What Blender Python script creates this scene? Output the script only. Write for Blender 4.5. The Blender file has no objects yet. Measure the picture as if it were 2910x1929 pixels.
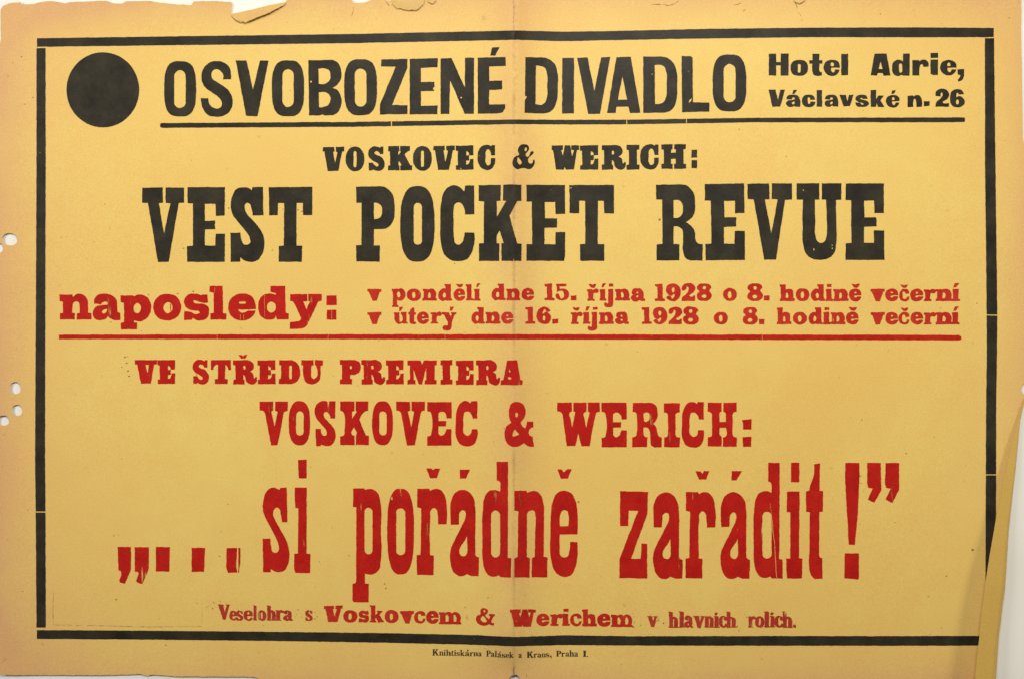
import bpy, math, random
import numpy as np
from mathutils import Vector, noise
from mathutils.geometry import delaunay_2d_cdt

# ------------------------------------------------------------------ camera, world, lamps, exposure
S = 0.95 / 2910.0            # metres per photograph pixel on the table plane (the sheet is about 95 cm wide)
CX, CY, D = 1455.0, 964.5, 1.25
sc = bpy.context.scene
sc.view_settings.view_transform = 'Standard'
sc.view_settings.look = 'None'
sc.view_settings.exposure = 0.0
sc.view_settings.gamma = 1.0
sc.view_settings.use_curve_mapping = False

cam_d = bpy.data.cameras.new('camera')
cam = bpy.data.objects.new('camera', cam_d)
sc.collection.objects.link(cam)
cam.location = (0, 0, D)
cam_d.sensor_width = 36.0
cam_d.sensor_fit = 'HORIZONTAL'
cam_d.lens = 36.0 * D / (2910 * S)
cam_d.clip_start, cam_d.clip_end = 0.01, 50
sc.camera = cam

world = bpy.data.worlds.new('World')
sc.world = world
world.use_nodes = True
world.node_tree.nodes['Background'].inputs[0].default_value = (1.0, 0.955, 0.87, 1)
world.node_tree.nodes['Background'].inputs[1].default_value = 0.095


def area_lamp(name, loc, target, size, size_y, watts, col):
    d = bpy.data.lights.new(name, 'AREA')
    d.shape = 'RECTANGLE'
    d.size, d.size_y = size, size_y
    d.energy = watts
    d.color = col
    o = bpy.data.objects.new(name, d)
    sc.collection.objects.link(o)
    o.location = loc
    o.rotation_euler = (Vector(target) - Vector(loc)).to_track_quat('-Z', 'Y').to_euler()
    return o


area_lamp('ceiling_lamp', (0.10, 0.79, 1.10), (0.0, 0.08, 0), 0.55, 0.25, 14.3, (1.0, 0.97, 0.90))
area_lamp('left_fill', (-1.55, 0.42, 1.10), (-0.2, 0.05, 0), 0.6, 0.6, 15.6, (1.0, 0.965, 0.87))  # unseen fill light, added to balance brightness on the left half
area_lamp('window_lamp', (1.45, 0.02, 0.74), (0.2, -0.1, 0), 0.12, 0.34, 5.8, (1.0, 0.91, 0.72))

# ------------------------------------------------------------------ the lie of the sheet (height in metres over the table)
FOLD = 1460.0
OUT_FOLD = [(2914, 1130), (2911, 1140), (2905, 1165), (2899, 1191), (2892, 1271), (2884, 1351), (2878, 1400), (2867, 1501),
            (2856, 1670), (2847, 1737), (2839, 1805), (2834, 1870), (2830, 1929), (2826, 1970)]
IN_FOLD = [(2912, 1130), (2906, 1145), (2899, 1169), (2892, 1195), (2874, 1263), (2860, 1330), (2846, 1397), (2831, 1470),
           (2815, 1562), (2801, 1650), (2792, 1722), (2785, 1788), (2778, 1855), (2771, 1929), (2767, 1970)]


def x_at(poly, y):
    return float(np.interp(y, [p[1] for p in poly], [p[0] for p in poly]))


def flap_h(y):
    return float(np.interp(y, [1130, 1250, 1450, 1650, 1970], [0.0006, 0.0024, 0.0050, 0.0082, 0.0115]))


def h(px, py):
    t = (px - FOLD) / (230.0 if px < FOLD else 150.0)
    r = max(0.0, 1.0 - abs(t))
    low = min(1.0, max(0.0, (py - 1800) / 120.0))
    z = 0.0008 + 0.0014 * max(0.0, 1 - abs(px - FOLD) / 42.0) ** 1.3 * (1 - low) + 0.0082 * r ** 1.7 * (1 - 0.8 * low * low * (3 - 2 * low))
    if px < 130:
        z += 0.0016 * ((130 - px) / 150.0) ** 1.6
    if py < 60:
        z += 0.0011 * ((60 - py) / 80.0) ** 1.5
    if py > 1850:
        z += 0.0006 * ((py - 1850) / 80.0) ** 1.5
    if px > 2600 and py > 1130:
        e = x_at(OUT_FOLD, py) - px
        z += 0.35 * flap_h(py) * max(0.0, 1 - e / 110.0) ** 1.6
    z += 0.0009 * (noise.noise(Vector((px / 620.0, py / 620.0, 3.7))) + 0.35)
    z += 0.00028 * noise.noise(Vector((px / 170.0, py / 170.0, 9.1)))
    return max(z, 0.0006)


def P(px, py, z):
    k = S * (1 - z / D)
    return ((px - CX) * k, (CY - py) * k, z)


# ------------------------------------------------------------------ procedural materials
def nt(name):
    m = bpy.data.materials.new(name)
    m.use_nodes = True
    t = m.node_tree
    b = t.nodes['Principled BSDF']
    return m, t, b


def N(t, kind, **kw):
    n = t.nodes.new(kind)
    for k, v in kw.items():
        if hasattr(n, k):
            setattr(n, k, v)
        else:
            n.inputs[k.replace('_', ' ')].default_value = v
    return n


def math_n(t, op, a, b=None, clamp=False):
    n = t.nodes.new('ShaderNodeMath')
    n.operation = op
    n.use_clamp = clamp
    for i, v in enumerate((a, b)):
        if v is None:
            continue
        if isinstance(v, (int, float)):
            n.inputs[i].default_value = v
        else:
            t.links.new(v, n.inputs[i])
    return n.outputs[0]


def mix_col(t, fac, a, b, blend='MIX'):
    n = t.nodes.new('ShaderNodeMix')
    n.data_type = 'RGBA'
    n.blend_type = blend
    if isinstance(fac, (int, float)):
        n.inputs[0].default_value = fac
    else:
        t.links.new(fac, n.inputs[0])
    for i, v in ((6, a), (7, b)):
        if isinstance(v, tuple):
            n.inputs[i].default_value = (*v, 1)
        else:
            t.links.new(v, n.inputs[i])
    return n.outputs[2]


def noise_n(t, scale, detail=3.0, rough=0.55, stretch=None, offset=(0, 0, 0)):
    tc = t.nodes.new('ShaderNodeTexCoord')
    mp = t.nodes.new('ShaderNodeMapping')
    mp.inputs['Location'].default_value = offset
    if stretch:
        mp.inputs['Scale'].default_value = stretch
    t.links.new(tc.outputs['Object'], mp.inputs[0])
    n = t.nodes.new('ShaderNodeTexNoise')
    n.inputs['Scale'].default_value = scale
    n.inputs['Detail'].default_value = detail
    n.inputs['Roughness'].default_value = rough
    t.links.new(mp.outputs[0], n.inputs[0])
    return n.outputs[0]


def ramp(t, fac, lo, hi):
    n = t.nodes.new('ShaderNodeMapRange')
    n.inputs[1].default_value = lo
    n.inputs[2].default_value = hi
    t.links.new(fac, n.inputs[0])
    return n.outputs[0]


def paper_material(name, base, warm, tan, with_age=True):
    m, t, b = nt(name)
    big = ramp(t, noise_n(t, 5.0, 4.0), 0.35, 0.68)
    mid = ramp(t, noise_n(t, 42.0, 4.0, 0.6, offset=(3, 1, 0)), 0.3, 0.7)
    fine = noise_n(t, 900.0, 2.0, 0.7)
    col = mix_col(t, math_n(t, 'MULTIPLY', big, 0.85), base, warm)
    col = mix_col(t, math_n(t, 'MULTIPLY', mid, 0.52), col, warm)
    if with_age:
        at = N(t, 'ShaderNodeAttribute', attribute_name='age')
        a = math_n(t, 'ADD', at.outputs['Fac'], math_n(t, 'MULTIPLY', math_n(t, 'SUBTRACT', noise_n(t, 14.0, 5.0, 0.6, offset=(7, 2, 0)), 0.5),
                                                       math_n(t, 'MULTIPLY', at.outputs['Fac'], 1.3)), True)
        col = mix_col(t, a, col, tan)
        # dirt line along the folded crease; wide tan band paints in the ridge's shading
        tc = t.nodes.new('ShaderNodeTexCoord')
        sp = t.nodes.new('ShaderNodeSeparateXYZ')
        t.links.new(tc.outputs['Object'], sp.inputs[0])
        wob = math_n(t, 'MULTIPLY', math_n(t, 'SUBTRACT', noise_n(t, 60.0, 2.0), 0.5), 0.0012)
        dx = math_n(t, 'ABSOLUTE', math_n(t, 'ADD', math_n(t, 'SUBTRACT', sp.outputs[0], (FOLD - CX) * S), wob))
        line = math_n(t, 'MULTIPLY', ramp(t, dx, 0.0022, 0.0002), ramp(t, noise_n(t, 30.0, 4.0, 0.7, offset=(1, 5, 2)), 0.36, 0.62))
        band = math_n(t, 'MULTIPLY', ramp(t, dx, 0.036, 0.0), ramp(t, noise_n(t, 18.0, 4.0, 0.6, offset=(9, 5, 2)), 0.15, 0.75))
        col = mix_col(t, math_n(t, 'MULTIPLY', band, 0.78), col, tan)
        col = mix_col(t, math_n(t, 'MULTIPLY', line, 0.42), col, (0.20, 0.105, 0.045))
        # foxing specks
        sp2 = ramp(t, noise_n(t, 130.0, 1.0, 0.3, offset=(4, 4, 4)), 0.775, 0.82)
        col = mix_col(t, math_n(t, 'MULTIPLY', sp2, 0.22), col, (0.30, 0.17, 0.05))
    grain = ramp(t, fine, 0.25, 0.75)
    col = mix_col(t, 0.17, col, mix_col(t, grain, (0.0, 0.0, 0.0), (1.0, 1.0, 1.0)), 'OVERLAY')
    t.links.new(col, b.inputs['Base Color'])
    b.inputs['Roughness'].default_value = 0.56
    b.inputs['Specular IOR Level'].default_value = 0.30
    bm_ = t.nodes.new('ShaderNodeBump')
    bm_.inputs['Strength'].default_value = 0.12
    bm_.inputs['Distance'].default_value = 0.0006
    t.links.new(noise_n(t, 230.0, 5.0, 0.65, offset=(2, 2, 2)), bm_.inputs['Height'])
    t.links.new(bm_.outputs[0], b.inputs['Normal'])
    return m


def ink_material(name, col_a, col_b, rough, spec, wear_lo, wear_hi, streak_lo, streak_hi, streak=(1, 1, 1)):
    m, t, b = nt(name)
    v = ramp(t, noise_n(t, 48.0, 5.0, 0.65), 0.3, 0.7)
    col = mix_col(t, v, col_a, col_b)
    f = ramp(t, noise_n(t, 1100.0, 2.0, 0.7, offset=(2, 3, 1)), 0.2, 0.8)
    col = mix_col(t, 0.35, col, mix_col(t, f, (0.0, 0.0, 0.0), (1, 1, 1)), 'OVERLAY')
    t.links.new(col, b.inputs['Base Color'])
    b.inputs['Roughness'].default_value = rough
    b.inputs['Specular IOR Level'].default_value = spec
    bm_ = t.nodes.new('ShaderNodeBump')
    bm_.inputs['Strength'].default_value = 0.45
    bm_.inputs['Distance'].default_value = 0.0004
    t.links.new(noise_n(t, 420.0, 4.0, 0.7), bm_.inputs['Height'])
    t.links.new(bm_.outputs[0], b.inputs['Normal'])
    # places the press left bare
    w1 = ramp(t, noise_n(t, 150.0, 3.0, 0.6, offset=(5, 5, 5)), wear_lo, wear_hi)
    w2 = ramp(t, noise_n(t, 190.0, 3.0, 0.6, stretch=streak, offset=(8, 1, 5)), streak_lo, streak_hi)
    bare = math_n(t, 'MAXIMUM', w1, w2, True)
    tr = t.nodes.new('ShaderNodeBsdfTransparent')
    mx = t.nodes.new('ShaderNodeMixShader')
    t.links.new(bare, mx.inputs[0])
    t.links.new(b.outputs[0], mx.inputs[1])
    t.links.new(tr.outputs[0], mx.inputs[2])
    t.links.new(mx.outputs[0], t.nodes['Material Output'].inputs[0])
    return m


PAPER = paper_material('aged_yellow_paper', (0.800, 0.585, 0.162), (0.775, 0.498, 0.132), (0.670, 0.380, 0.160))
BACK = paper_material('paper_back', (0.640, 0.415, 0.092), (0.590, 0.370, 0.082), (0.5, 0.28, 0.1), False)
BLACK = ink_material('black_ink', (0.014, 0.013, 0.009), (0.041, 0.033, 0.020), 0.46, 0.17, 0.74, 0.80, 0.78, 0.83)
RED = ink_material('red_ink', (0.400, 0.0080, 0.0055), (0.520, 0.016, 0.009), 0.50, 0.12, 0.72, 0.80, 0.655, 0.755, (1.0, 0.13, 1.0))
RED_W = ink_material('worn_red_ink', (0.430, 0.016, 0.010), (0.540, 0.038, 0.018), 0.50, 0.12, 0.72, 0.80, 0.70, 0.79, (1.0, 0.2, 1.0))
RED_T = ink_material('thin_red_ink', (0.360, 0.022, 0.016), (0.470, 0.050, 0.030), 0.50, 0.12, 0.64, 0.78, 0.62, 0.76, (1.0, 0.3, 1.0))
BLACK_T = ink_material('thin_black_ink', (0.030, 0.024, 0.018), (0.060, 0.045, 0.030), 0.5, 0.3, 0.68, 0.80, 0.72, 0.8)
DIRT, _t, _b = nt('dirt')
_b.inputs['Base Color'].default_value = (0.22, 0.12, 0.04, 1)
_b.inputs['Roughness'].default_value = 0.8
_tr = _t.nodes.new('ShaderNodeBsdfTransparent')
_mx = _t.nodes.new('ShaderNodeMixShader')
_t.links.new(ramp(_t, noise_n(_t, 260.0, 3.0), 0.35, 0.62), _mx.inputs[0])
_t.links.new(_b.outputs[0], _mx.inputs[1])
_t.links.new(_tr.outputs[0], _mx.inputs[2])
_t.links.new(_mx.outputs[0], _t.nodes['Material Output'].inputs[0])
TABLE, _t, _b = nt('white_table')
_c = mix_col(_t, ramp(_t, noise_n(_t, 9.0, 4.0), 0.3, 0.7), (0.86, 0.845, 0.80), (0.80, 0.78, 0.73))
_t.links.new(_c, _b.inputs['Base Color'])
_b.inputs['Roughness'].default_value = 0.6
_b.inputs['Specular IOR Level'].default_value = 0.3

# ------------------------------------------------------------------ outlines: "x,y" is a corner, "~x,y" a point on a curve,
# "@cx,cy,rx,ry,n" a superellipse, "#x0,y0,x1,y1,r" a rounded slot; "|" starts a counter, "/" another piece


def flatten(con):
    con = con.strip()
    if con[0] == '@':
        cx, cy, rx, ry, n = (float(v) for v in con[1:].split(','))
        out = []
        for i in range(56):
            a = 2 * math.pi * i / 56
            c, s = math.cos(a), math.sin(a)
            out.append((cx + rx * math.copysign(abs(c) ** (2 / n), c), cy + ry * math.copysign(abs(s) ** (2 / n), s)))
        return out
    if con[0] == '#':
        x0, y0, x1, y1, r = (float(v) for v in con[1:].split(','))
        r = min(r, (x1 - x0) / 2)
        out = []
        for cx, cy, a0 in ((x1 - r, y1 - r, 0), (x0 + r, y1 - r, 90), (x0 + r, y0 + r, 180), (x1 - r, y0 + r, 270)):
            for k in range(9):
                a = math.radians(a0 + k * 11.25)
                out.append((cx + r * math.cos(a), cy + r * math.sin(a)))
        return out
    pts = []
    for tok in con.split():
        sm = tok[0] == '~'
        x, y = tok.lstrip('~').split(',')
        pts.append((float(x), float(y), sm))
    n = len(pts)
    out = []
    for i in range(n):
        p0, p1, p2, p3 = pts[i - 1], pts[i], pts[(i + 1) % n], pts[(i + 2) % n]
        out.append((p1[0], p1[1]))
        if p1[2] or p2[2]:
            d = math.hypot(p2[0] - p1[0], p2[1] - p1[1])

            def tan(a, b_, c, me):
                if not me[2]:
                    return None
                da = math.hypot(b_[0] - a[0], b_[1] - a[1]) or 1
                dc = math.hypot(c[0] - b_[0], c[1] - b_[1]) or 1
                # centripetal-like: weight by the nearer neighbour
                vx = (b_[0] - a[0]) / da * dc + (c[0] - b_[0]) / dc * da
                vy = (b_[1] - a[1]) / da * dc + (c[1] - b_[1]) / dc * da
                l = math.hypot(vx, vy) or 1
                return vx / l * d, vy / l * d
            m1, m2 = tan(p0, p1, p2, p1), tan(p1, p2, p3, p2)
            if m1 is None:
                m1 = (2 * (p2[0] - p1[0]) - m2[0], 2 * (p2[1] - p1[1]) - m2[1])
                m1 = (m1[0] * 0.5 + (p2[0] - p1[0]) * 0.5, m1[1] * 0.5 + (p2[1] - p1[1]) * 0.5)
            if m2 is None:
                m2 = (2 * (p2[0] - p1[0]) - m1[0], 2 * (p2[1] - p1[1]) - m1[1])
                m2 = (m2[0] * 0.5 + (p2[0] - p1[0]) * 0.5, m2[1] * 0.5 + (p2[1] - p1[1]) * 0.5)
            for k in range(1, 7):
                s = k / 7.0
                a, b2 = 2 * s ** 3 - 3 * s * s + 1, s ** 3 - 2 * s * s + s
                c, e = -2 * s ** 3 + 3 * s * s, s ** 3 - s * s
                out.append((a * p1[0] + b2 * m1[0] + c * p2[0] + e * m2[0], a * p1[1] + b2 * m1[1] + c * p2[1] + e * m2[1]))
    return out


def parse(spec):
    return [[flatten(c) for c in shape.split('|')] for shape in spec.split('/')]


def bbox(shapes):
    xs = [p[0] for s in shapes for c in s for p in c]
    ys = [p[1] for s in shapes for c in s for p in c]
    return min(xs), min(ys), max(xs), max(ys)


def fit(shapes, box, turn=False):
    a0, b0, a1, b1 = bbox(shapes)
    x0, y0, x1, y1 = box

    def f(p):
        u, v = (p[0] - a0) / (a1 - a0), (p[1] - b0) / (b1 - b0)
        if turn:
            u, v = 1 - u, 1 - v
        return x0 + u * (x1 - x0), y0 + v * (y1 - y0)
    return [[[f(p) for p in c] for c in s] for s in shapes]


def roughen(c, step, amp, seed):
    out = []
    n = len(c)
    for i in range(n):
        a, b = c[i], c[(i + 1) % n]
        l = math.hypot(b[0] - a[0], b[1] - a[1])
        if l < 0.02:
            continue
        k = max(1, int(l / step))
        for j in range(k):
            s = j / k
            out.append((a[0] + (b[0] - a[0]) * s, a[1] + (b[1] - a[1]) * s))
    if amp <= 0:
        return out
    res = []
    for x, y in out:
        q = Vector((x / 9.0, y / 9.0, seed))
        q2 = Vector((x / 26.0, y / 26.0, seed + 7))
        res.append((x + amp * (noise.noise(q) + 0.8 * noise.noise(q2)),
                    y + amp * (noise.noise(q + Vector((31, 17, 5))) + 0.8 * noise.noise(q2 + Vector((11, 3, 9))))))
    return res


def inside(shape, pts):
    r = np.zeros(len(pts), bool)
    x, y = pts[:, 0][:, None], pts[:, 1][:, None]
    for c in shape:
        a = np.array(c)
        b = np.roll(a, -1, axis=0)
        dy = b[:, 1] - a[:, 1]
        dy = np.where(np.abs(dy) < 1e-9, 1e-9, dy)
        cond = ((a[:, 1] > y) != (b[:, 1] > y)) & (x < (b[:, 0] - a[:, 0]) * (y - a[:, 1]) / dy + a[:, 0])
        r ^= (cond.sum(axis=1) % 2).astype(bool)
    return r


def fill(shapes, grid):
    """Triangulate the union of shapes (each outline with its counters); grid adds inner points so the mesh follows the sheet."""
    verts, edges = [], []
    for s in shapes:
        for c in s:
            k = len(verts)
            verts += [Vector(p) for p in c]
            edges += [(k + i, k + (i + 1) % len(c)) for i in range(len(c))]
    x0, y0, x1, y1 = bbox(shapes)
    if x0 < FOLD < x1:
        k = len(verts)
        n = max(2, int((y1 - y0) / 15))
        verts += [Vector((FOLD, y0 - 2 + (y1 - y0 + 4) * i / n)) for i in range(n + 1)]
        edges += [(k + i, k + i + 1) for i in range(n)]
    gx = np.arange(math.ceil(x0 / grid) * grid, x1, grid)
    gy = np.arange(math.ceil(y0 / grid) * grid, y1, grid)
    if len(gx) and len(gy):
        g = np.array([(a + 0.37, b + 0.41) for a in gx for b in gy])
        keep = np.zeros(len(g), bool)
        for s in shapes:
            keep |= inside(s, g)
        g = g[keep]
        if len(g):
            cv = np.array([p for s in shapes for c in s for p in c])
            d2 = np.full(len(g), 1e9)
            for q in range(0, len(cv), 400):
                w = cv[q:q + 400]
                d2 = np.minimum(d2, ((g[:, None, :] - w[None, :, :]) ** 2).sum(axis=2).min(axis=1))
            g = g[d2 > (grid * 0.35) ** 2]
        verts += [Vector((float(p[0]), float(p[1]))) for p in g]
    v, e, f, *_ = delaunay_2d_cdt(verts, edges, [], 0, 1e-4)
    v = np.array([(p[0], p[1]) for p in v])
    f = np.array([t for t in f if len(t) == 3])
    cen = v[f].mean(axis=1)
    keep = np.zeros(len(f), bool)
    for s in shapes:
        bx0, by0, bx1, by1 = bbox([s])
        idx = np.where((cen[:, 0] >= bx0) & (cen[:, 0] <= bx1) & (cen[:, 1] >= by0) & (cen[:, 1] <= by1) & ~keep)[0]
        if len(idx):
            keep[idx] = inside(s, cen[idx])
    f = f[keep]
    # drop slivers
    a, b, c = v[f[:, 0]], v[f[:, 1]], v[f[:, 2]]
    ar = (b[:, 0] - a[:, 0]) * (c[:, 1] - a[:, 1]) - (b[:, 1] - a[:, 1]) * (c[:, 0] - a[:, 0])
    f = np.where((ar > 0)[:, None], f[:, ::-1], f)       # picture y runs down: turn every face upwards
    f = f[np.abs(ar) > 1e-4]
    used = np.unique(f)
    re = np.full(len(v), -1)
    re[used] = np.arange(len(used))
    return v[used], re[f]


def mesh_obj(name, verts, faces, mat, parent=None, smooth=True):
    me = bpy.data.meshes.new(name)
    me.from_pydata([tuple(map(float, p)) for p in verts], [], [tuple(map(int, f)) for f in faces])
    me.materials.append(mat)
    if smooth:
        me.polygons.foreach_set('use_smooth', [True] * len(me.polygons))
    me.update()
    o = bpy.data.objects.new(name, me)
    sc.collection.objects.link(o)
    if parent:
        o.parent = parent
    return o


def thicken(v, f, t):
    """Give a sheet its thickness: an underside and a cut edge that share no points with the face, so the face shades flat to its edge."""
    v = [tuple(map(float, p)) for p in v]
    f = [tuple(map(int, q)) for q in f]
    n = len(v)
    vv = v + [(p[0], p[1], p[2] - t) for p in v]
    ff = list(f) + [tuple(i + n for i in reversed(q)) for q in f]
    seen = {}
    for q in f:
        for a, b in zip(q, q[1:] + q[:1]):
            seen[(a, b)] = 1
    for a, b in seen:
        if (b, a) not in seen:
            k = len(vv)
            vv += [vv[b], vv[a], vv[a + n], vv[b + n]]
            ff.append((k, k + 1, k + 2, k + 3))
    return vv, ff


LIFT = 0.00016


def printed(name, shapes, mat, parent, amp=0.8, step=5.0, lift=LIFT, seed=0.0, grid=24.0):
    sh = [[roughen(c, step, amp, seed + 1.7 * i) for i, c in enumerate(s)] for s in shapes]
    sh = [[c for c in s if len(c) > 2] for s in sh]
    v, f = fill(sh, grid)
    return mesh_obj(name, [P(x, y, h(x, y) + lift) for x, y in v], f, mat, parent)


def empty(name, parent=None):
    o = bpy.data.objects.new(name, None)
    o.empty_display_size = 0.05
    sc.collection.objects.link(o)
    if parent:
        o.parent = parent
    return o


# ------------------------------------------------------------------ the setting: the white surface under the sheet
tab = mesh_obj('tabletop', [(-2, -1.6, 0), (2, -1.6, 0), (2, 1.6, 0), (-2, 1.6, 0)], [(0, 1, 2, 3)], TABLE)
tab['kind'] = 'structure'

# ------------------------------------------------------------------ the poster
poster = empty('poster')
poster['label'] = 'aged yellow theatre poster in black and red letterpress, torn along the top'
poster['category'] = 'poster'

OUTLINE = [(2, 60), (1.5, 28), (9, 18), (30, 9), (58, 7), (61, 13), (71, 14), (95, 12), (115, 7), (142, 3.5), (166, 6.5), (183, 11), (201, 6.5),
           (254, 5), (284, 3), (305, 3), (317, 10), (346, 12), (358, 4.5), (426, 3.5), (450, 8), (503, 13), (544, 15), (550, 4.5), (615, 3.5),
           (658, 6.5), (660, 18), (656, 41), (714, 28.5), (760, 17), (811, 7), (820, -8), (900, -20), (990, -15), (1000, 2), (1005, 8),
           (1022, 9.5), (1040, 7), (1053, 2), (1060, -6), (1090, -4), (1096, 1.5), (1115, 2), (1121, -4), (1135, -15), (1500, -22), (2000, -20),
           (2500, -22), (2890, -16), (2903, 0), (2902, 75), (2904, 180), (2907, 390), (2914, 430), (2920, 700), (2920, 1085), (2910, 1090),
           (2903, 1098), (2902, 1108), (2906, 1117), (2914, 1122)] + OUT_FOLD[1:] + [
           (2400, 1965), (1900, 1968), (1500, 1960), (1483, 1935), (1476, 1922), (1468, 1915), (1460, 1917), (1452, 1919), (1444, 1930),
           (1436, 1955), (1100, 1950), (760, 1935), (735, 1926), (720, 1922), (507, 1920.7), (436, 1915.6), (420, 1919), (399, 1914),
           (304, 1917), (34, 1916.7), (5, 1915.6), (0, 1912), (-6, 1890), (-14, 1600), (-22, 1200), (-24, 700), (-15, 300), (-3, 150),
           (0, 122), (3, 110)]
HOLES = ['@28,681,21,17,2.6', '@-4,705,13,14,2.2', '@44,1102,15,17,2.3', '@49,1165,14.5,15.5,2.3', '@9,1194,17,14.5,2.3']
shape = [roughen(OUTLINE, 7.0, 0.9, 2.0)] + [roughen(flatten(c), 3.0, 0.9, 4.0 + i) for i, c in enumerate(HOLES)]
v, f = fill([shape], 20.0)
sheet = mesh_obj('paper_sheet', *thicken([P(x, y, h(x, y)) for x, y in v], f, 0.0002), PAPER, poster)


def age(x, y):
    dl, dt, dr, db = x + 20, y + 22, 2925 - x, 1965 - y
    a = 1.05 * math.exp(-dl / 105.0) + (1.30 - 0.40 * min(1, x / 1500)) * math.exp(-dt / 72.0)
    a += 0.75 * math.exp(-dr / 85.0) + 1.0 * math.exp(-db / 70.0)
    a += 0.42 * math.exp(-math.hypot(x, y) / 170.0) + 0.42 * math.exp(-math.hypot(x, 1930 - y) / 190.0)
    return min(1.0, a)


at = sheet.data.attributes.new('age', 'FLOAT', 'POINT')
at.data.foreach_set('value', [age(p.co.x / S + CX, CY - p.co.y / S) for p in sheet.data.vertices])

# the right lower edge, folded over onto the front
rows, cols = 60, 12
vv, ff = [], []
for i in range(rows + 1):
    y = 1131 + (1968 - 1131) * i / rows
    xo, xi = x_at(OUT_FOLD, y), x_at(IN_FOLD, y) + 0.8 * noise.noise(Vector((y / 30.0, 1, 1)))
    for j in range(cols + 1):
        u = (j / cols) ** 1.8
        x = xo + (xi - xo) * u + 0.6 * math.sin(math.pi * min(1, u * 8))
        z = h(xo, y) + 0.0001 + flap_h(y) * (0.50 * min(1.0, u * 7) ** 0.5 + 0.42 * u)
        vv.append(P(x, y, z))
for i in range(rows):
    for j in range(cols):
        a = i * (cols + 1) + j
        ff.append((a, a + 1, a + cols + 2, a + cols + 1))
ff = [q[::-1] for q in ff] if (vv[1][0] - vv[0][0]) * (vv[cols + 1][1] - vv[0][1]) < (vv[1][1] - vv[0][1]) * (vv[cols + 1][0] - vv[0][0]) else ff
flap = mesh_obj('folded_edge', *thicken(vv, ff, 0.0002), BACK, poster)
flap['label'] = 'plain back of the sheet folded over along the right edge'


# pieces of the torn top edge turned over onto the front
def torn(hinge, free, rise):
    n, k = 26, 6
    vv, ff = [], []

    def at_(poly, s):
        d = [0]
        for a, b in zip(poly, poly[1:]):
            d.append(d[-1] + math.hypot(b[0] - a[0], b[1] - a[1]))
        s *= d[-1]
        return float(np.interp(s, d, [p[0] for p in poly])), float(np.interp(s, d, [p[1] for p in poly]))
    for i in range(n + 1):
        s = i / n
        a, b = at_(hinge, s), at_(free, s)
        for j in range(k + 1):
            u = j / k
            x, y = a[0] + (b[0] - a[0]) * u, a[1] + (b[1] - a[1]) * u
            if u == 1:
                y += 3.0 * noise.noise(Vector((x / 11.0, 2, 2))) + 1.6 * noise.noise(Vector((x / 4.0, 5, 2)))
            bulge = math.sin(math.pi * s) ** 0.5
            vv.append(P(x, y, h(x, y) + 0.0003 + rise * bulge * (u * (2 - u))))
    for i in range(n):
        for j in range(k):
            a = i * (k + 1) + j
            ff.append((a, a + k + 1, a + k + 2, a + 1))
    a, b, c = vv[0], vv[k // 2 + (n // 2) * (k + 1)], vv[k // 2 + 1 + (n // 2) * (k + 1)]
    d = vv[k // 2 + (n // 2 + 1) * (k + 1)]
    if (d[0] - b[0]) * (c[1] - b[1]) - (d[1] - b[1]) * (c[0] - b[0]) < 0:
        ff = [q[::-1] for q in ff]
    return mesh_obj('torn_flap', *thicken(vv, ff, 0.00018), BACK_T, poster)


BACK_T = paper_material('torn_paper_back', (0.70, 0.45, 0.15), (0.56, 0.34, 0.11), (0.5, 0.28, 0.1), False)
torn([(656, 41), (714, 28.5), (760, 17), (812, 6.5)], [(657, 43), (666, 56), (682, 62.5), (701, 63), (752, 42), (805, 17), (813, 8)], 0.0030)
torn([(1113, -12), (1150, -14), (1180, -14), (1209, -10)], [(1114, 14), (1132, 25), (1155, 28.5), (1184, 30), (1201, 15), (1207, 2)], 0.0016)
torn([(1213, -12), (1225, -12), (1242, -12)], [(1215, 6), (1230, 12), (1239, 2)], 0.0014)
torn([(2255, -12), (2270, -12), (2290, -12)], [(2256, 4), (2272, 12), (2289, 0)], 0.0014)


# ------------------------------------------------------------------ printed border, rules and spot
def band(top, bottom, gaps=(), vertical=False):
    """A printed rule between two edges, broken at its joints."""
    ax = 1 if vertical else 0
    lo, hi = top[0][ax], top[-1][ax]
    cuts = [lo] + [c for g in gaps for c in (g[0] - g[1] / 2, g[0] + g[1] / 2)] + [hi]
    out = []

    def on(poly, q):
        return float(np.interp(q, [p[ax] for p in poly], [p[1 - ax] for p in poly]))
    for a, b in zip(cuts[::2], cuts[1::2]):
        qs = sorted({a, b} | {p[ax] for p in top + bottom if a < p[ax] < b})
        c = [(q, on(top, q)) for q in qs] + [(q, on(bottom, q)) for q in reversed(qs)]
        if vertical:
            c = [(y, x) for x, y in c]
        out.append([c])
    return out


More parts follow.
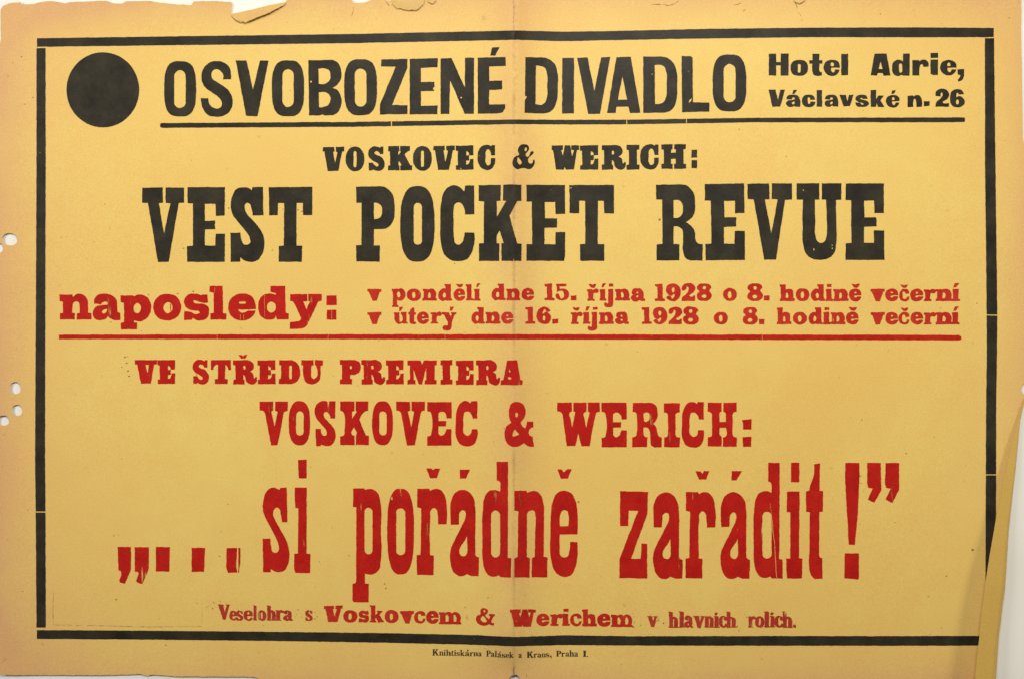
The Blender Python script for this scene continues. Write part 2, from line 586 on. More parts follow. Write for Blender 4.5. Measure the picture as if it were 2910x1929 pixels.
BARS = [
    band([(105, 109.5), (600, 102.7), (1000, 97.4), (1300, 91), (1460, 87.5), (1600, 91), (1700, 89.8), (2000, 83), (2300, 79.6), (2600, 78.6), (2824, 80.4)],
         [(105, 134), (600, 128.2), (1000, 123.6), (1300, 117.5), (1460, 114), (1600, 118), (1700, 115.6), (2000, 110.3), (2300, 106.6), (2600, 107), (2824, 106.5)]),
    band([(103.5, 137.5), (103.7, 460), (101.4, 960), (99.5, 1300), (100.8, 1400), (103.8, 1782)],
         [(129.3, 137.5), (130, 460), (128.5, 960), (128, 1300), (129, 1400), (130.2, 1782)], [(1453.4, 3)], True),
    band([(104.8, 1788.8), (400, 1790.5), (800, 1794), (1100, 1797.6), (1350, 1803), (1460, 1808.7), (1600, 1803.7), (1800, 1806.4), (2200, 1805.7), (2500, 1806), (2802, 1805.3)],
         [(104.8, 1814.2), (400, 1815.9), (800, 1820.2), (1100, 1825), (1350, 1831), (1460, 1835.2), (1600, 1831.4), (1800, 1833), (2200, 1833.4), (2500, 1833.7), (2802, 1833)]),
    band([(2798.7, 109.5), (2799.3, 300), (2799.2, 460), (2802, 690), (2804, 894), (2804.5, 1000), (2802.5, 1160), (2801.5, 1345), (2801, 1500), (2800, 1799)],
         [(2825, 109.5), (2827, 300), (2828.8, 460), (2831.9, 690), (2834.2, 894), (2833.4, 1000), (2831, 1160), (2831, 1345), (2830, 1500), (2829, 1799)],
         [(895.7, 2.6), (1348, 2.6)], True)]
for i, b in enumerate(BARS):
    printed('border_bar', b, BLACK, poster, 0.7, 6.0, seed=20.0 + i)
printed('round_spot', [[flatten('@292.2,256.2,103.4,106.8,2')]], BLACK, poster, 0.4, 6.0, seed=3.0)['label'] = 'large solid black disc'
r = printed('rule_line', band([(455, 352.5), (460, 350.5), (1000, 347.3), (1460, 340.5), (1600, 341.3), (1780, 341), (2150, 335.5), (2738, 334.5), (2742, 336)],
                              [(455, 361), (460, 364.3), (1000, 361.2), (1460, 353.7), (1600, 354.5), (1780, 354.3), (2150, 348.5), (2738, 348.2), (2742, 346)],
                              [(1112.5, 2.6), (1781, 2.2), (1951, 2.2)]), BLACK, poster, 0.7, 6.0, seed=31)
r['label'] = 'thin black rule under the heading'
r = printed('rule_line', band([(167, 951), (560, 950), (980, 949.6), (1460, 949.5), (1800, 950), (2724, 951.6), (2732, 956)],
                              [(167, 963.5), (560, 963.6), (980, 963.6), (1460, 964.4), (1800, 965), (2724, 966.8), (2732, 965)],
                              [(617, 0.9), (932, 0.9), (1265, 0.8), (2166, 1.0)]), RED, poster, 0.8, 6.0, seed=37)
r['label'] = 'thin red rule under the dates'

# ------------------------------------------------------------------ the lettering
G = {
 # wide black slab capitals
 'V': "78,128 218,126 220,182 203,185 228,325 258,188 238,185 238,125 343,122 343,178 318,182 270,422 137,425 97,180 75,182",
 'O': "@477,274,117,154,2.15|#458,178,495,380,19",
 'S': "830,120 828,215 787,217 ~778,195 ~755,178 ~730,180 ~718,198 ~735,218 ~790,240 ~835,285 ~848,335 ~830,395 ~780,425 ~740,422 700,405 690,418 650,418 647,320 700,320 ~715,345 ~740,365 ~765,360 ~768,340 ~745,320 ~690,290 ~650,250 ~640,200 ~660,145 ~710,118 ~755,122 795,135 800,120",
 'K': "890,115 1028,113 1030,180 1015,185 1015,230 1048,185 1038,180 1040,113 1160,113 1158,172 1135,178 1095,215 1165,352 1188,355 1187,415 1040,417 1040,360 1055,352 1025,300 1018,310 1018,355 1030,358 1030,417 888,415 890,355 915,352 912,180 890,178",
 'E': "1730,110 1950,105 1950,230 1898,230 ~1888,195 1862,178 1862,232 1885,230 1895,222 1898,292 1885,295 1862,295 1860,345 1885,340 ~1900,315 1908,275 1952,273 1952,408 1732,410 1732,355 1758,352 1756,175 1732,172",
 'C': "2220,102 2220,230 2172,230 ~2165,190 ~2150,160 ~2128,155 ~2108,180 ~2103,250 ~2108,330 ~2130,355 ~2155,345 2168,300 2170,265 2222,263 ~2215,340 ~2180,395 ~2120,412 ~2050,385 ~2010,320 ~2003,250 ~2015,170 ~2060,115 ~2110,98 ~2155,105 2172,118 2178,103",
 'W': "560,100 695,97 693,150 675,155 690,220 715,97 775,97 800,225 820,152 787,150 787,97 882,97 880,150 855,152 820,378 725,380 712,345 705,380 612,378 578,155 562,150",
 'R': "1142,97 1310,93 ~1365,120 ~1385,168 ~1368,208 1335,228 ~1370,250 ~1380,290 ~1387,308 1400,290 1420,293 ~1415,345 ~1385,378 ~1335,375 ~1295,345 ~1280,285 1262,265 1262,322 1275,325 1275,378 1142,380 1145,322 1170,318 1168,155 1142,150|1260,165 ~1280,162 ~1286,182 ~1280,200 1260,202",
 'I': "1430,93 1578,90 1578,150 1550,152 1550,318 1580,320 1578,378 1430,380 1430,325 1458,320 1455,155 1430,150",
 'H': "1835,88 1963,85 1963,142 1945,145 1945,185 2000,183 2000,145 1982,142 1982,85 2118,83 2118,140 2092,143 2092,308 2118,312 2118,368 1982,370 1982,312 2000,310 2000,255 1945,255 1945,312 1965,315 1965,370 1835,370 1835,315 1862,310 1860,148 1835,145",
 # tall red slab capitals
 'rO': "@469,327.5,109,225.5,2.5|#435,208,512,452,38",
 'rE': "1770,112 2020,112 2020,278 1970,280 ~1960,235 ~1935,212 ~1900,215 1885,230 1885,305 1965,305 1962,360 1885,360 1885,430 ~1910,455 ~1940,445 ~1960,410 1968,385 2020,387 2018,555 1772,555 1772,460 ~1805,452 ~1815,420 ~1815,250 ~1805,215 1772,205",
 'rC': "2220,103 2282,103 2282,280 2235,280 ~2220,235 ~2190,210 ~2155,215 ~2143,245 ~2140,340 ~2145,430 ~2180,455 ~2210,440 2225,387 2283,388 ~2280,470 ~2245,545 ~2175,563 ~2105,540 ~2070,480 ~2062,330 ~2075,190 ~2105,130 ~2150,102 ~2190,108 2212,125",
 # tall narrow red lower case
 'ta': "515,833 ~510,700 ~520,560 ~570,465 ~650,432 ~730,460 ~785,540 ~802,650 ~803,900 803,1150 ~812,1190 845,1205 842,1420 760,1422 705,1398 ~660,1420 ~600,1418 ~545,1370 ~512,1270 ~512,1120 ~560,1010 ~630,870 ~685,750 ~690,700 ~675,670 ~650,667 ~620,690 ~612,750 610,830|703,965 ~708,1080 ~705,1160 ~685,1190 ~650,1192 ~622,1170 ~618,1120 ~640,1070 ~675,1020",
 'tr': "803,347 925,347 935,368 ~975,350 ~1030,355 ~1080,410 ~1100,500 1102,705 1017,708 ~1012,620 ~1000,560 ~975,543 ~945,565 ~937,640 935,1018 972,1022 970,1222 800,1218 800,1020 838,1015 845,545 803,535",
 'td': "448,83 580,83 575,1180 613,1185 612,1405 495,1402 470,1380 ~430,1395 ~370,1390 ~310,1310 ~288,1200 ~285,1000 ~290,620 ~310,490 ~350,425 ~410,405 485,425 490,330 ~475,305 448,298|#384,642,488,1175,50",
 # fat red lower case and figures
 'v': "143,190 378,188 375,232 350,238 298,388 230,388 165,235 143,230",
 'p': "555,185 655,182 662,195 ~690,180 ~740,195 ~780,250 ~780,310 ~745,370 ~690,385 640,375 640,455 665,460 662,492 555,490 555,462 570,455 568,225 555,220|@668,282,28,50,2",
 'o': "@925,286,120,104,2.1|@922,290,30,52,2.2",
 'n': "1070,188 1150,185 1158,196 ~1200,182 ~1255,190 ~1290,235 1292,338 1312,345 1308,383 1070,383 1070,345 1088,338 1088,228 1070,222|1167,335 1167,262 ~1182,240 ~1202,262 1202,335",
 'd': "1440,105 1548,105 1548,345 1570,352 1568,383 1475,385 ~1460,378 ~1400,388 ~1350,350 ~1335,285 ~1355,220 ~1410,182 1455,185 1455,145 1440,140|@1437,292,24,45,2",
 'e': "1783,290 ~1775,230 ~1735,188 ~1680,180 ~1620,205 ~1590,285 ~1620,360 ~1690,388 ~1750,370 1783,325 1782,305 1715,308 ~1700,325 ~1680,322 1665,300 1700,292|~1672,245 ~1690,230 ~1708,245 ~1690,257",
 'caron': "1628,100 1668,102 1690,114 1715,100 1755,100 1738,142 1712,165 1668,155",
 'l': "1795,108 1890,105 1890,345 1930,350 1928,383 1800,383 1800,350 1815,343 1815,145 1797,142",
 'i': "1940,188 2025,185 2025,345 2048,350 2045,383 1935,383 1935,350 1945,343 1945,225 1938,220",
 'acute': "1985,92 2045,92 1998,160 1965,160",
 'dot': "0,4 100,0 98,96 3,100",
 'u': "585,580 680,578 678,720 ~690,742 ~715,735 718,620 705,610 705,578 800,575 800,735 820,740 818,765 745,768 730,755 ~690,772 ~640,765 ~605,720 600,615 587,610",
 't': "870,525 900,500 930,500 930,575 958,580 958,615 930,618 930,735 962,740 958,770 ~900,775 ~865,765 850,740 850,618 830,612 830,582 850,575",
 'r': "1205,578 1290,575 1300,592 ~1340,570 ~1385,580 ~1395,610 ~1370,640 1330,635 1310,650 1305,735 1330,742 1328,770 1208,770 1208,742 1225,735 1225,615 1205,608",
 'y': "1395,578 1520,580 1520,612 1545,645 1558,612 1548,600 1548,578 1640,578 1635,612 1610,618 1560,740 1555,830 ~1535,875 ~1480,885 ~1420,870 ~1405,830 ~1425,800 1490,800 1495,745 1430,618 1398,610",
 '1': "888,98 1008,92 1008,315 1045,325 1045,360 888,360 888,325 930,318 925,140 892,135",
 '5': "1078,95 1240,95 1237,135 1130,140 1130,185 ~1180,172 ~1250,198 ~1282,260 ~1262,325 ~1190,362 ~1120,352 ~1070,318 ~1062,275 ~1085,250 ~1118,262 ~1128,295 ~1150,330 ~1180,322 ~1195,270 ~1182,220 ~1155,212 1085,232",
 '6': "985,520 ~945,548 ~912,535 ~890,498 ~872,515 ~865,572 ~900,545 ~960,570 ~990,640 ~960,715 ~880,740 ~800,710 ~758,610 ~785,510 ~850,465 ~930,470|@878,642,21,40,2",
 '2': "828,185 ~840,125 ~900,92 ~980,92 ~1040,130 ~1050,180 ~1020,230 ~955,292 1000,302 1018,282 1045,285 1040,370 825,370 ~835,320 ~890,270 ~935,200 ~935,150 ~915,140 ~905,170 ~890,195 ~850,205",
 '8': "~1190,92 ~1270,105 ~1302,155 ~1270,205 ~1305,255 ~1308,310 ~1260,362 ~1180,372 ~1100,355 ~1068,300 ~1080,250 ~1112,220 ~1080,190 ~1075,145 ~1115,102|@1190,162,27,28,2|@1185,298,38,28,2",
 'j': "1900,180 1985,178 1988,420 ~1960,460 ~1910,470 ~1855,455 ~1840,415 ~1860,392 ~1890,410 1905,395 1908,225 1900,220",
 'a': "30,235 ~45,190 ~110,168 ~180,180 ~215,230 218,325 242,340 240,368 ~190,372 155,355 ~110,375 ~50,368 ~15,320 ~30,282 60,266 ~36,252|~104,235 ~120,220 ~134,240 ~115,250|~103,305 ~120,286 ~138,292 ~125,318",
 'h': "110,80 182,78 182,140 ~215,130 ~260,145 ~272,190 272,240 290,250 288,278 110,280 112,250 122,245 120,110 110,105|185,245 185,195 ~196,180 ~209,195 209,245",
 'c': "1665,190 1620,195 ~1612,170 ~1595,165 ~1583,205 ~1595,250 ~1620,255 1640,225 1665,225 ~1650,270 ~1610,285 ~1560,265 ~1543,205 ~1560,155 ~1605,132 ~1650,145",
 's': "268,258 272,378 ~215,386 ~150,370 ~90,348 ~52,352 ~60,376 ~120,392 ~210,400 ~275,440 ~290,520 ~270,600 ~200,645 ~110,648 40,612 28,640 -92,645 -90,512 -20,512 ~20,525 ~70,548 ~120,548 ~148,530 ~130,510 ~70,500 ~-10,485 ~-70,440 ~-92,380 ~-80,310 ~-20,255 ~60,240 ~130,252 170,268 185,255",
 'k': "0,-48 40,-48 40,40 58,14 52,12 52,0 92,0 92,14 84,15 70,36 94,82 102,84 102,100 58,100 58,86 44,60 40,66 40,84 46,86 46,100 0,100 0,86 8,84 8,-34 0,-36",
 'm': "0,0 42,0 46,8 ~60,-2 ~80,-2 92,10 ~108,-2 ~130,0 ~148,20 150,82 160,86 158,100 0,100 0,84 8,80 8,22 0,18|48,78 48,32 ~56,20 ~66,32 66,78|104,78 104,32 ~112,20 ~122,32 122,78",
 # small book face
 'lo': "@30,50,30,51,2.2|@30,50,11,38,2.5",
 'ln': "0,0 22,0 24,8 ~36,-2 ~50,6 ~55,25 55,90 62,92 62,100 33,100 33,92 37,90 37,25 ~32,12 ~25,20 24,30 24,90 29,92 29,100 0,100 0,92 5,90 5,9 0,8",
 'lh': "0,-50 22,-50 22,6 ~36,-2 ~50,6 ~55,25 55,90 62,92 62,100 33,100 33,92 37,90 37,25 ~32,12 ~25,20 23,30 23,90 29,92 29,100 0,100 0,92 5,90 5,-41 0,-42",
 'll': "0,-50 22,-50 22,90 29,92 29,100 0,100 0,92 5,90 5,-41 0,-42",
 'li': "0,0 22,0 22,90 29,92 29,100 0,100 0,92 5,90 5,9 0,8",
 'lid': "0,0 22,0 22,90 29,92 29,100 0,100 0,92 5,90 5,9 0,8/@14,-30,10,12,2.5",
 'lu': "0,0 22,0 22,78 ~27,90 ~34,80 36,70 36,9 31,8 31,0 54,0 54,90 60,92 60,100 38,100 36,92 ~24,103 ~10,95 ~5,75 5,9 0,8",
 'lr': "0,0 22,0 23,14 ~32,0 ~44,-1 ~50,14 ~42,26 ~34,20 ~25,28 23,40 23,90 31,92 31,100 0,100 0,92 5,90 5,9 0,8",
 'le': "55,55 ~54,25 ~44,4 ~29,-2 ~10,10 ~0,50 ~10,90 ~30,102 ~48,92 55,72 47,70 ~41,86 ~31,90 ~21,80 19,55|19,42 ~20,20 ~29,9 ~37,20 38,42",
 'ls': "44,0 44,32 38,32 ~32,14 ~22,9 ~15,20 ~22,34 ~40,48 ~48,72 ~40,94 ~24,102 14,98 8,100 2,101 1,66 7,66 ~13,86 ~24,91 ~33,82 ~26,68 ~8,54 ~1,30 ~8,6 ~22,-2 32,4 38,0",
 'la': "3,25 ~8,4 ~26,-2 ~44,8 ~47,30 47,82 ~50,90 57,88 57,96 ~46,102 ~34,98 31,90 ~20,102 ~6,98 ~0,76 ~8,56 30,44 30,25 ~26,10 ~20,16 ~21,30 ~12,36|30,54 ~19,66 ~20,84 ~28,84 30,74",
 'lv': "0,0 29,0 29,8 25,9 36,62 45,9 39,8 39,0 58,0 58,8 54,9 36,101 25,101 5,9 0,8",
 'lc': "50,10 49,36 ~40,40 ~36,28 ~36,12 ~28,8 ~20,22 ~19,52 ~22,80 ~30,90 ~40,82 45,66 52,68 ~46,92 ~28,102 ~8,90 ~0,50 ~8,10 ~28,-2 ~44,4",
 'lk': "0,-50 23,-50 23,50 38,9 33,8 33,0 57,0 57,8 51,9 38,38 56,90 62,92 62,100 34,100 34,92 38,90 28,62 23,72 23,90 29,92 29,100 0,100 0,92 5,90 5,-41 0,-42",
 'lt': "14,-20 23,-25 23,0 36,0 36,9 23,9 23,80 ~27,88 34,80 38,84 ~32,101 ~16,101 ~6,92 5,80 5,9 0,9 0,2 ~10,-6",
 'lV': "0,0 36,0 36,6 30,7 45,68 60,7 53,6 53,0 76,0 76,6 70,7 46,101 34,101 6,7 0,6",
 'lK': "0,0 34,0 34,7 28,8 28,46 50,8 44,7 44,0 74,0 74,7 66,8 50,36 72,92 80,93 80,100 46,100 46,93 50,92 36,58 28,68 28,92 34,93 34,100 0,100 0,93 6,92 6,8 0,7",
 'lP': "0,0 40,0 ~62,8 ~68,28 ~62,50 40,58 28,58 28,92 36,93 36,100 0,100 0,93 6,92 6,8 0,7|28,9 ~40,12 ~45,28 ~40,46 28,49",
 'lI': "0,0 34,0 34,7 28,8 28,92 34,93 34,100 0,100 0,93 6,92 6,8 0,7",
 'lcomma': "0,0 60,0 60,50 ~45,90 10,100 30,60 25,50 0,48",
 # wide grotesque
 'ga': "325,585 ~335,550 ~395,533 ~450,545 ~472,590 475,665 415,665 410,652 ~370,670 ~330,655 ~318,628 ~335,602 ~380,592 412,582 ~412,568 ~395,562 383,587|410,608 ~395,612 ~382,628 ~395,640 ~410,632",
 'ge': "902,242 ~895,190 ~860,160 ~810,155 ~755,175 ~727,240 ~750,300 ~805,330 ~865,318 898,275 895,260 850,262 ~838,290 ~822,292 ~808,270 808,243|806,225 ~806,195 ~820,184 ~836,195 836,225",
}
GC = {k: parse(v) for k, v in G.items()}
# the last d of the tall line has a cracked block
GC['td_crack'] = fit(GC['td'], (245, 95, 580, 1418))
GC['td_crack'][0].append(flatten("437,560 440,560 456,690 466,790 470,860 490,1040 498,1190 516,1418 510,1418 492,1200 485,1040 464,870 454,700"))


class Crop:
    """Coordinates measured in an enlarged part of the sheet: origin and enlargement."""

    def __init__(self, x0, y0, k):
        self.x0, self.y0, self.k = x0, y0, k

    def __call__(self, *specs):
        out = []
        for s in specs:
            if isinstance(s, str):
                sh = GC[s[1:]] if s[0] == '=' else parse(s)
            else:
                sh = fit(GC[s[0]], s[1:5], len(s) > 5)
            out += [[[(self.x0 + p[0] / self.k, self.y0 + p[1] / self.k) for p in c] for c in q] for q in sh]
        return out


def line(name, label, mat, words, amp=0.8, step=5.0, seed=0.0, other=None):
    e = empty(name, poster)
    e['label'] = label
    for i, wd in enumerate(words):
        if mat is RED_T and i not in (other or {}):
            wd = wd + [[[(p[0] + 3.1, p[1] + 1.2) for p in c] for c in q] for q in wd]
        printed('word', wd, (other or {}).get(i, mat), e, amp, step, seed=seed + 3.1 * i)


A = Crop(400, 100, 3.943)
B = Crop(900, 100, 3.943)
C = Crop(1450, 100, 3.38)
line('heading_lettering', 'heading in tall condensed black sans-serif capitals', BLACK, [
    A("@441,605,179,311,3|#375,395,503,820,64",
      "922,498 1010,498 ~1012,440 ~990,360 ~930,308 ~850,293 ~765,312 ~705,370 ~680,455 ~688,530 ~725,590 ~790,640 ~860,690 ~900,735 ~910,775 ~895,810 ~850,825 ~795,805 ~765,760 757,710 672,710 ~680,770 ~705,845 ~750,895 ~830,917 ~930,905 ~995,860 ~1028,780 ~1022,690 ~985,625 ~920,570 ~850,525 ~805,490 ~790,450 ~805,405 ~850,385 ~895,405 ~920,445",
      "1063,288 1185,288 1258,610 1335,288 1432,288 1308,913 1182,908",
      "@1650,599,181,314,3|#1587,385,1713,808,63",
      "1878,285 2150,280 ~2215,320 ~2248,400 ~2250,450 ~2230,520 ~2200,560 2150,590 ~2210,625 ~2245,700 ~2245,790 ~2215,860 2150,901 2060,903 2040,893 1980,905 1885,903|1993,380 ~2050,375 ~2105,395 ~2125,450 ~2115,505 ~2080,540 1995,548|1995,645 ~2050,640 ~2105,665 ~2127,725 ~2105,780 ~2060,805 1997,810|@1907,523,10,12,2")
    + B("@492,587,184,315,3|#427,378,557,802,65",
        "722,275 1015,268 1018,365 845,785 1018,787 1018,888 708,892 708,778 885,358 722,355",
        "1042,268 1358,262 1355,365 1168,368 1168,530 1318,525 1318,585 1300,598 1318,628 1168,632 1168,795 1355,790 1352,890 1042,892",
        "1388,265 1510,258 1660,590 1663,255 1763,257 1762,885 1658,885 1495,510 1485,888 1388,888|@1619,704,9,10,2",
        "1805,255 2118,248 2118,350 1933,353 1933,517 2077,510 2077,612 1933,620 1933,780 2112,778 2112,820 2085,870 2030,880 1805,885/1965,140 2050,138 2000,232 1945,232"),
    C("145,213 290,215 ~370,230 ~430,285 ~455,370 ~457,500 ~450,620 ~420,705 ~370,745 310,755 138,750 138,630 162,595 143,585|247,295 ~290,298 ~335,320 ~352,365 ~355,500 ~352,600 ~335,650 ~310,668 243,667",
      "500,222 612,220 612,755 497,755",
      "643,220 743,217 808,540 872,215 960,212 862,760 750,760",
      "1020,213 1158,210 1250,748 1150,752 1135,690 1018,690 1012,750 930,750|1077,400 1123,622 1035,622",
      "1277,208 1440,208 ~1510,222 ~1570,275 ~1598,350 ~1605,480 ~1600,600 ~1580,680 ~1545,725 1480,748 1278,750|1388,290 1440,288 ~1480,305 ~1497,350 ~1502,480 ~1495,600 ~1475,645 ~1440,660 1390,662",
      "1645,203 1735,205 1752,220 1755,648 1912,650 1912,738 1650,742|1712,655 1722,625 1746,606 1735,640",
      "@2106,462,162,274,3|#2050,280,2165,648,57")], 0.9, seed=1)
E2 = Crop(2150, 130, 3.816)
line('venue_lettering', 'small bold black address in two lines', BLACK, [
    E2("133,92 213,88 213,180 262,180 262,88 348,88 347,327 262,327 262,218 213,218 213,327 133,327",
       "@462.5,243.5,96,87,2.4|#447,200,478,295,16",
       "605,90 680,90 680,160 713,160 713,198 680,198 680,270 ~690,288 710,290 710,322 ~650,330 ~615,315 ~605,280 605,198 572,198 572,160 605,160",
       "=ge", "918,92 975,92 993,83 993,322 918,325"),
    E2("1280,90 1410,88 1452,327 1378,327 1368,300 1315,300 1308,327 1237,325|1345,175 1365,255 1325,255",
       "1590,90 1662,88 1660,328 1592,328 ~1575,320 ~1540,332 ~1490,315 ~1470,245 ~1490,175 ~1535,155 ~1575,165 1588,175|#1545,195,1580,295,17",
       "1690,160 1760,158 1765,172 ~1800,155 ~1835,158 ~1862,185 1868,230 1808,232 ~1800,205 ~1780,205 ~1768,235 1768,325 1690,327",
       "1885,155 1968,152 1968,322 1915,322 1888,310/1885,83 1970,80 1968,135 1888,138",
       ('ge', 1990, 157, 2167, 326),
       "2178,258 2252,255 2250,320 ~2235,370 2185,392 2183,370 ~2205,345 2210,322 2180,318"),
    E2("128,480 205,478 233,590 258,478 310,478 258,663 172,665", "=ga", "400,483 440,483 412,525 385,525",
       "637,590 580,592 ~575,565 ~562,565 ~556,600 ~562,632 ~575,632 583,610 637,612 ~620,655 ~565,670 ~510,650 ~492,600 ~510,550 ~565,533 ~620,550",
       "652,483 710,483 710,665 652,665", ('ga', 735, 535, 887, 668),
       "898,537 970,535 985,605 1003,535 1053,535 1012,660 945,660",
       "1205,580 1150,580 ~1140,568 ~1125,574 ~1150,588 ~1195,600 ~1220,630 ~1195,660 ~1145,667 ~1090,658 1068,620 1125,620 ~1140,640 ~1160,636 ~1148,625 ~1100,612 ~1072,580 ~1095,545 ~1145,535 ~1190,545",
       "1237,485 1298,483 1298,585 1320,545 1385,543 1345,595 1388,668 1318,668 1298,625 1298,668 1237,668",
       ('ge', 1402, 537, 1552, 675), "1470,488 1512,485 1490,525 1460,528"),
    E2("1638,545 1700,543 1703,555 ~1735,538 ~1770,545 ~1790,580 1792,665 1733,668 1730,595 ~1715,580 ~1703,600 1703,665 1638,668",
       "1813,605 1878,605 1875,655 1815,662"),
    E2("1940,550 ~1950,495 ~2010,470 ~2070,490 ~2087,535 ~2070,580 ~2020,618 2085,622 2085,665 1938,665 ~1950,615 ~2000,570 ~2018,535 ~2010,510 ~1998,525 1998,552",
       "2250,530 2190,532 ~2180,510 ~2168,530 2165,565 ~2195,550 ~2240,570 ~2258,610 ~2235,655 ~2180,672 ~2120,650 ~2098,575 ~2115,500 ~2175,472 ~2230,490|@2180,613,15,26,2")],
    0.8, 4.0, 5)
F1 = Crop(900, 390, 4.381)
F2 = Crop(1430, 390, 4.079)
line('authors_lettering', 'small black slab-serif capitals with a colon', BLACK, [
    F1("=V", "=O", "=S", "=K", ('O', 1198, 113, 1435, 421), ('V', 1450, 107, 1720, 412), "=E", "=C"),
    F2("~240,83 ~292,102 ~298,150 ~272,185 ~262,205 ~285,232 ~305,205 ~320,175 ~345,165 ~352,185 ~335,208 ~305,235 ~290,262 ~300,300 ~325,310 ~343,292 345,266 365,268 ~362,315 ~335,360 ~290,373 ~245,360 ~215,360 ~170,372 ~125,350 ~107,300 ~118,250 ~150,220 ~182,210 ~172,165 ~182,115|~250,135 ~265,122 ~275,140 ~262,165 ~252,160|~175,235 ~190,255 ~215,300 ~195,318 ~170,300 ~162,260"),
    F2("=W", ('E', 890, 95, 1102, 380), "=R", "=I", ('C', 1588, 85, 1803, 378), "=H",
       "2183,148 2247,148 2247,240 2183,240/2183,270 2247,270 2247,362 2183,362")], 0.8, 4.0, 9)
H1 = Crop(390, 510, 4.55)
H2 = Crop(990, 510, 6.031)
H3 = Crop(1360, 510, 5.771)
H4 = Crop(1850, 510, 6.029)
H5 = Crop(2170, 510, 6.031)
line('title_lettering', 'largest black slab-serif capitals, the show title', BLACK, [
    H1("65,110 330,108 333,305 280,308 345,700 428,312 365,308 365,108 605,108 607,305 537,310 407,1068 268,1070 137,308 63,305",
       "650,103 1135,103 1130,470 1015,475 1010,318 875,318 875,540 1008,535 1003,590 1010,645 875,650 875,858 1008,858 1015,705 1135,705 1130,1070 645,1068 642,868 720,860 720,315 650,310",
       "1490,100 1625,100 1632,465 1495,470 ~1475,375 ~1455,320 ~1425,305 ~1395,330 ~1390,380 ~1420,450 ~1500,540 ~1590,650 ~1640,770 ~1640,880 ~1605,990 ~1540,1055 ~1460,1070 ~1380,1050 1335,1005 1328,1068 1210,1068 1205,692 1335,692 ~1350,790 ~1375,840 ~1415,848 ~1455,825 ~1455,760 ~1400,670 ~1310,560 ~1235,460 ~1210,350 ~1225,220 ~1280,130 ~1370,107 ~1440,112 1480,145",
       "1700,103 2265,100 2263,465 2145,465 2140,308 2060,308 2058,860 2135,862 2128,1068 1828,1068 1830,862 1895,858 1900,310 1820,308 1818,465 1705,465"),
    H2("130,130 480,122 ~600,128 ~700,185 ~770,290 ~790,420 ~795,560 ~775,690 ~720,790 ~640,845 560,858 440,855 435,1135 540,1135 535,1412 135,1412 130,1135 225,1130 225,405 135,405|435,405 ~500,410 ~560,450 ~580,540 ~560,630 ~510,675 442,685",
       "@1184,765,294,648,2.7|#1120,405,1260,1122,70",
       "2000,108 2157,108 2160,600 1998,603 ~1985,500 ~1940,420 ~1885,395 ~1825,430 ~1803,520 ~1805,760 ~1810,1000 ~1830,1090 ~1885,1120 ~1945,1090 ~1980,1010 1990,912 2162,915 ~2160,1080 ~2120,1250 ~2030,1370 ~1880,1405 ~1740,1380 ~1640,1280 ~1590,1120 ~1577,760 ~1590,400 ~1640,220 ~1730,125 ~1840,105 ~1930,150 1985,215")
    + H3("0,98 362,92 362,355 297,358 303,615 450,358 402,352 402,92 565,85 703,92 703,355 635,358 508,595 630,1050 708,1060 703,1340 588,1340 570,1295 572,1340 375,1340 375,1052 412,1050 345,845 297,920 297,1050 340,1052 340,1340 5,1340 5,1055 85,1050 88,365 0,358",
         "785,92 1418,95 1418,570 1265,572 1255,375 1088,375 1090,640 1290,642 1288,795 1083,798 1080,1065 1258,1068 1260,865 1420,868 1418,1265 1400,1338 785,1338 785,1065 880,1062 872,368 785,365",
         "1487,95 2220,95 2222,562 2062,562 2052,358 1958,358 1955,1065 2062,1068 2060,1338 1665,1338 1662,1065 1750,1062 1748,355 1650,352 1650,560 1492,558|1488,138 1525,136 1525,146 1488,148"),
    H4("85,95 500,90 ~600,105 ~690,175 ~740,260 ~758,400 ~750,540 ~715,640 ~660,695 595,738 ~680,790 ~730,850 ~755,920 ~760,1020 ~790,1085 ~830,1108 885,1112 882,1392 680,1392 ~610,1365 ~570,1310 ~550,1230 ~548,950 ~530,860 ~480,820 390,808 385,1110 488,1115 485,1392 98,1392 98,1118 198,1108 190,352 88,350|388,360 ~470,362 ~530,410 ~550,510 ~530,610 ~480,655 388,662",
       "920,85 1597,72 1602,582 1440,585 1440,372 1252,372 1260,655 1460,650 1462,810 1252,820 1252,1105 1430,1105 1435,885 1608,885 1610,1385 935,1388 930,1110 1035,1105 1025,368 922,362")
    + H5("-279,78 95,72 103,345 22,348 132,925 240,345 140,342 143,72 485,72 487,350 370,355 213,1378 10,1378 -169,345 -275,340",
         "567,72 955,72 955,350 880,352 ~885,700 ~890,980 ~920,1060 ~985,1095 ~1050,1060 ~1080,970 ~1082,700 1070,352 998,350 998,72 1335,70 1332,355 1240,357 ~1247,800 ~1245,1100 ~1210,1260 ~1120,1350 ~960,1380 ~810,1350 ~720,1270 ~680,1130 ~667,800 675,352 565,348|@862,1205,10,20,2|@1178,1132,9,10,2|@1180,1182,11,11,2|@680,190,9,9,2",
         "1407,72 2062,72 2065,580 1897,582 1893,370 1720,368 1730,655 1930,652 1938,720 1935,810 1720,818 1720,1092 1893,1092 1890,878 2068,880 2072,1382 1405,1385 1405,1100 1505,1088 1500,360 1405,358")], 0.9, 6.0, 13)
N1 = Crop(150, 790, 5.771)
N2 = Crop(540, 790, 5.377)
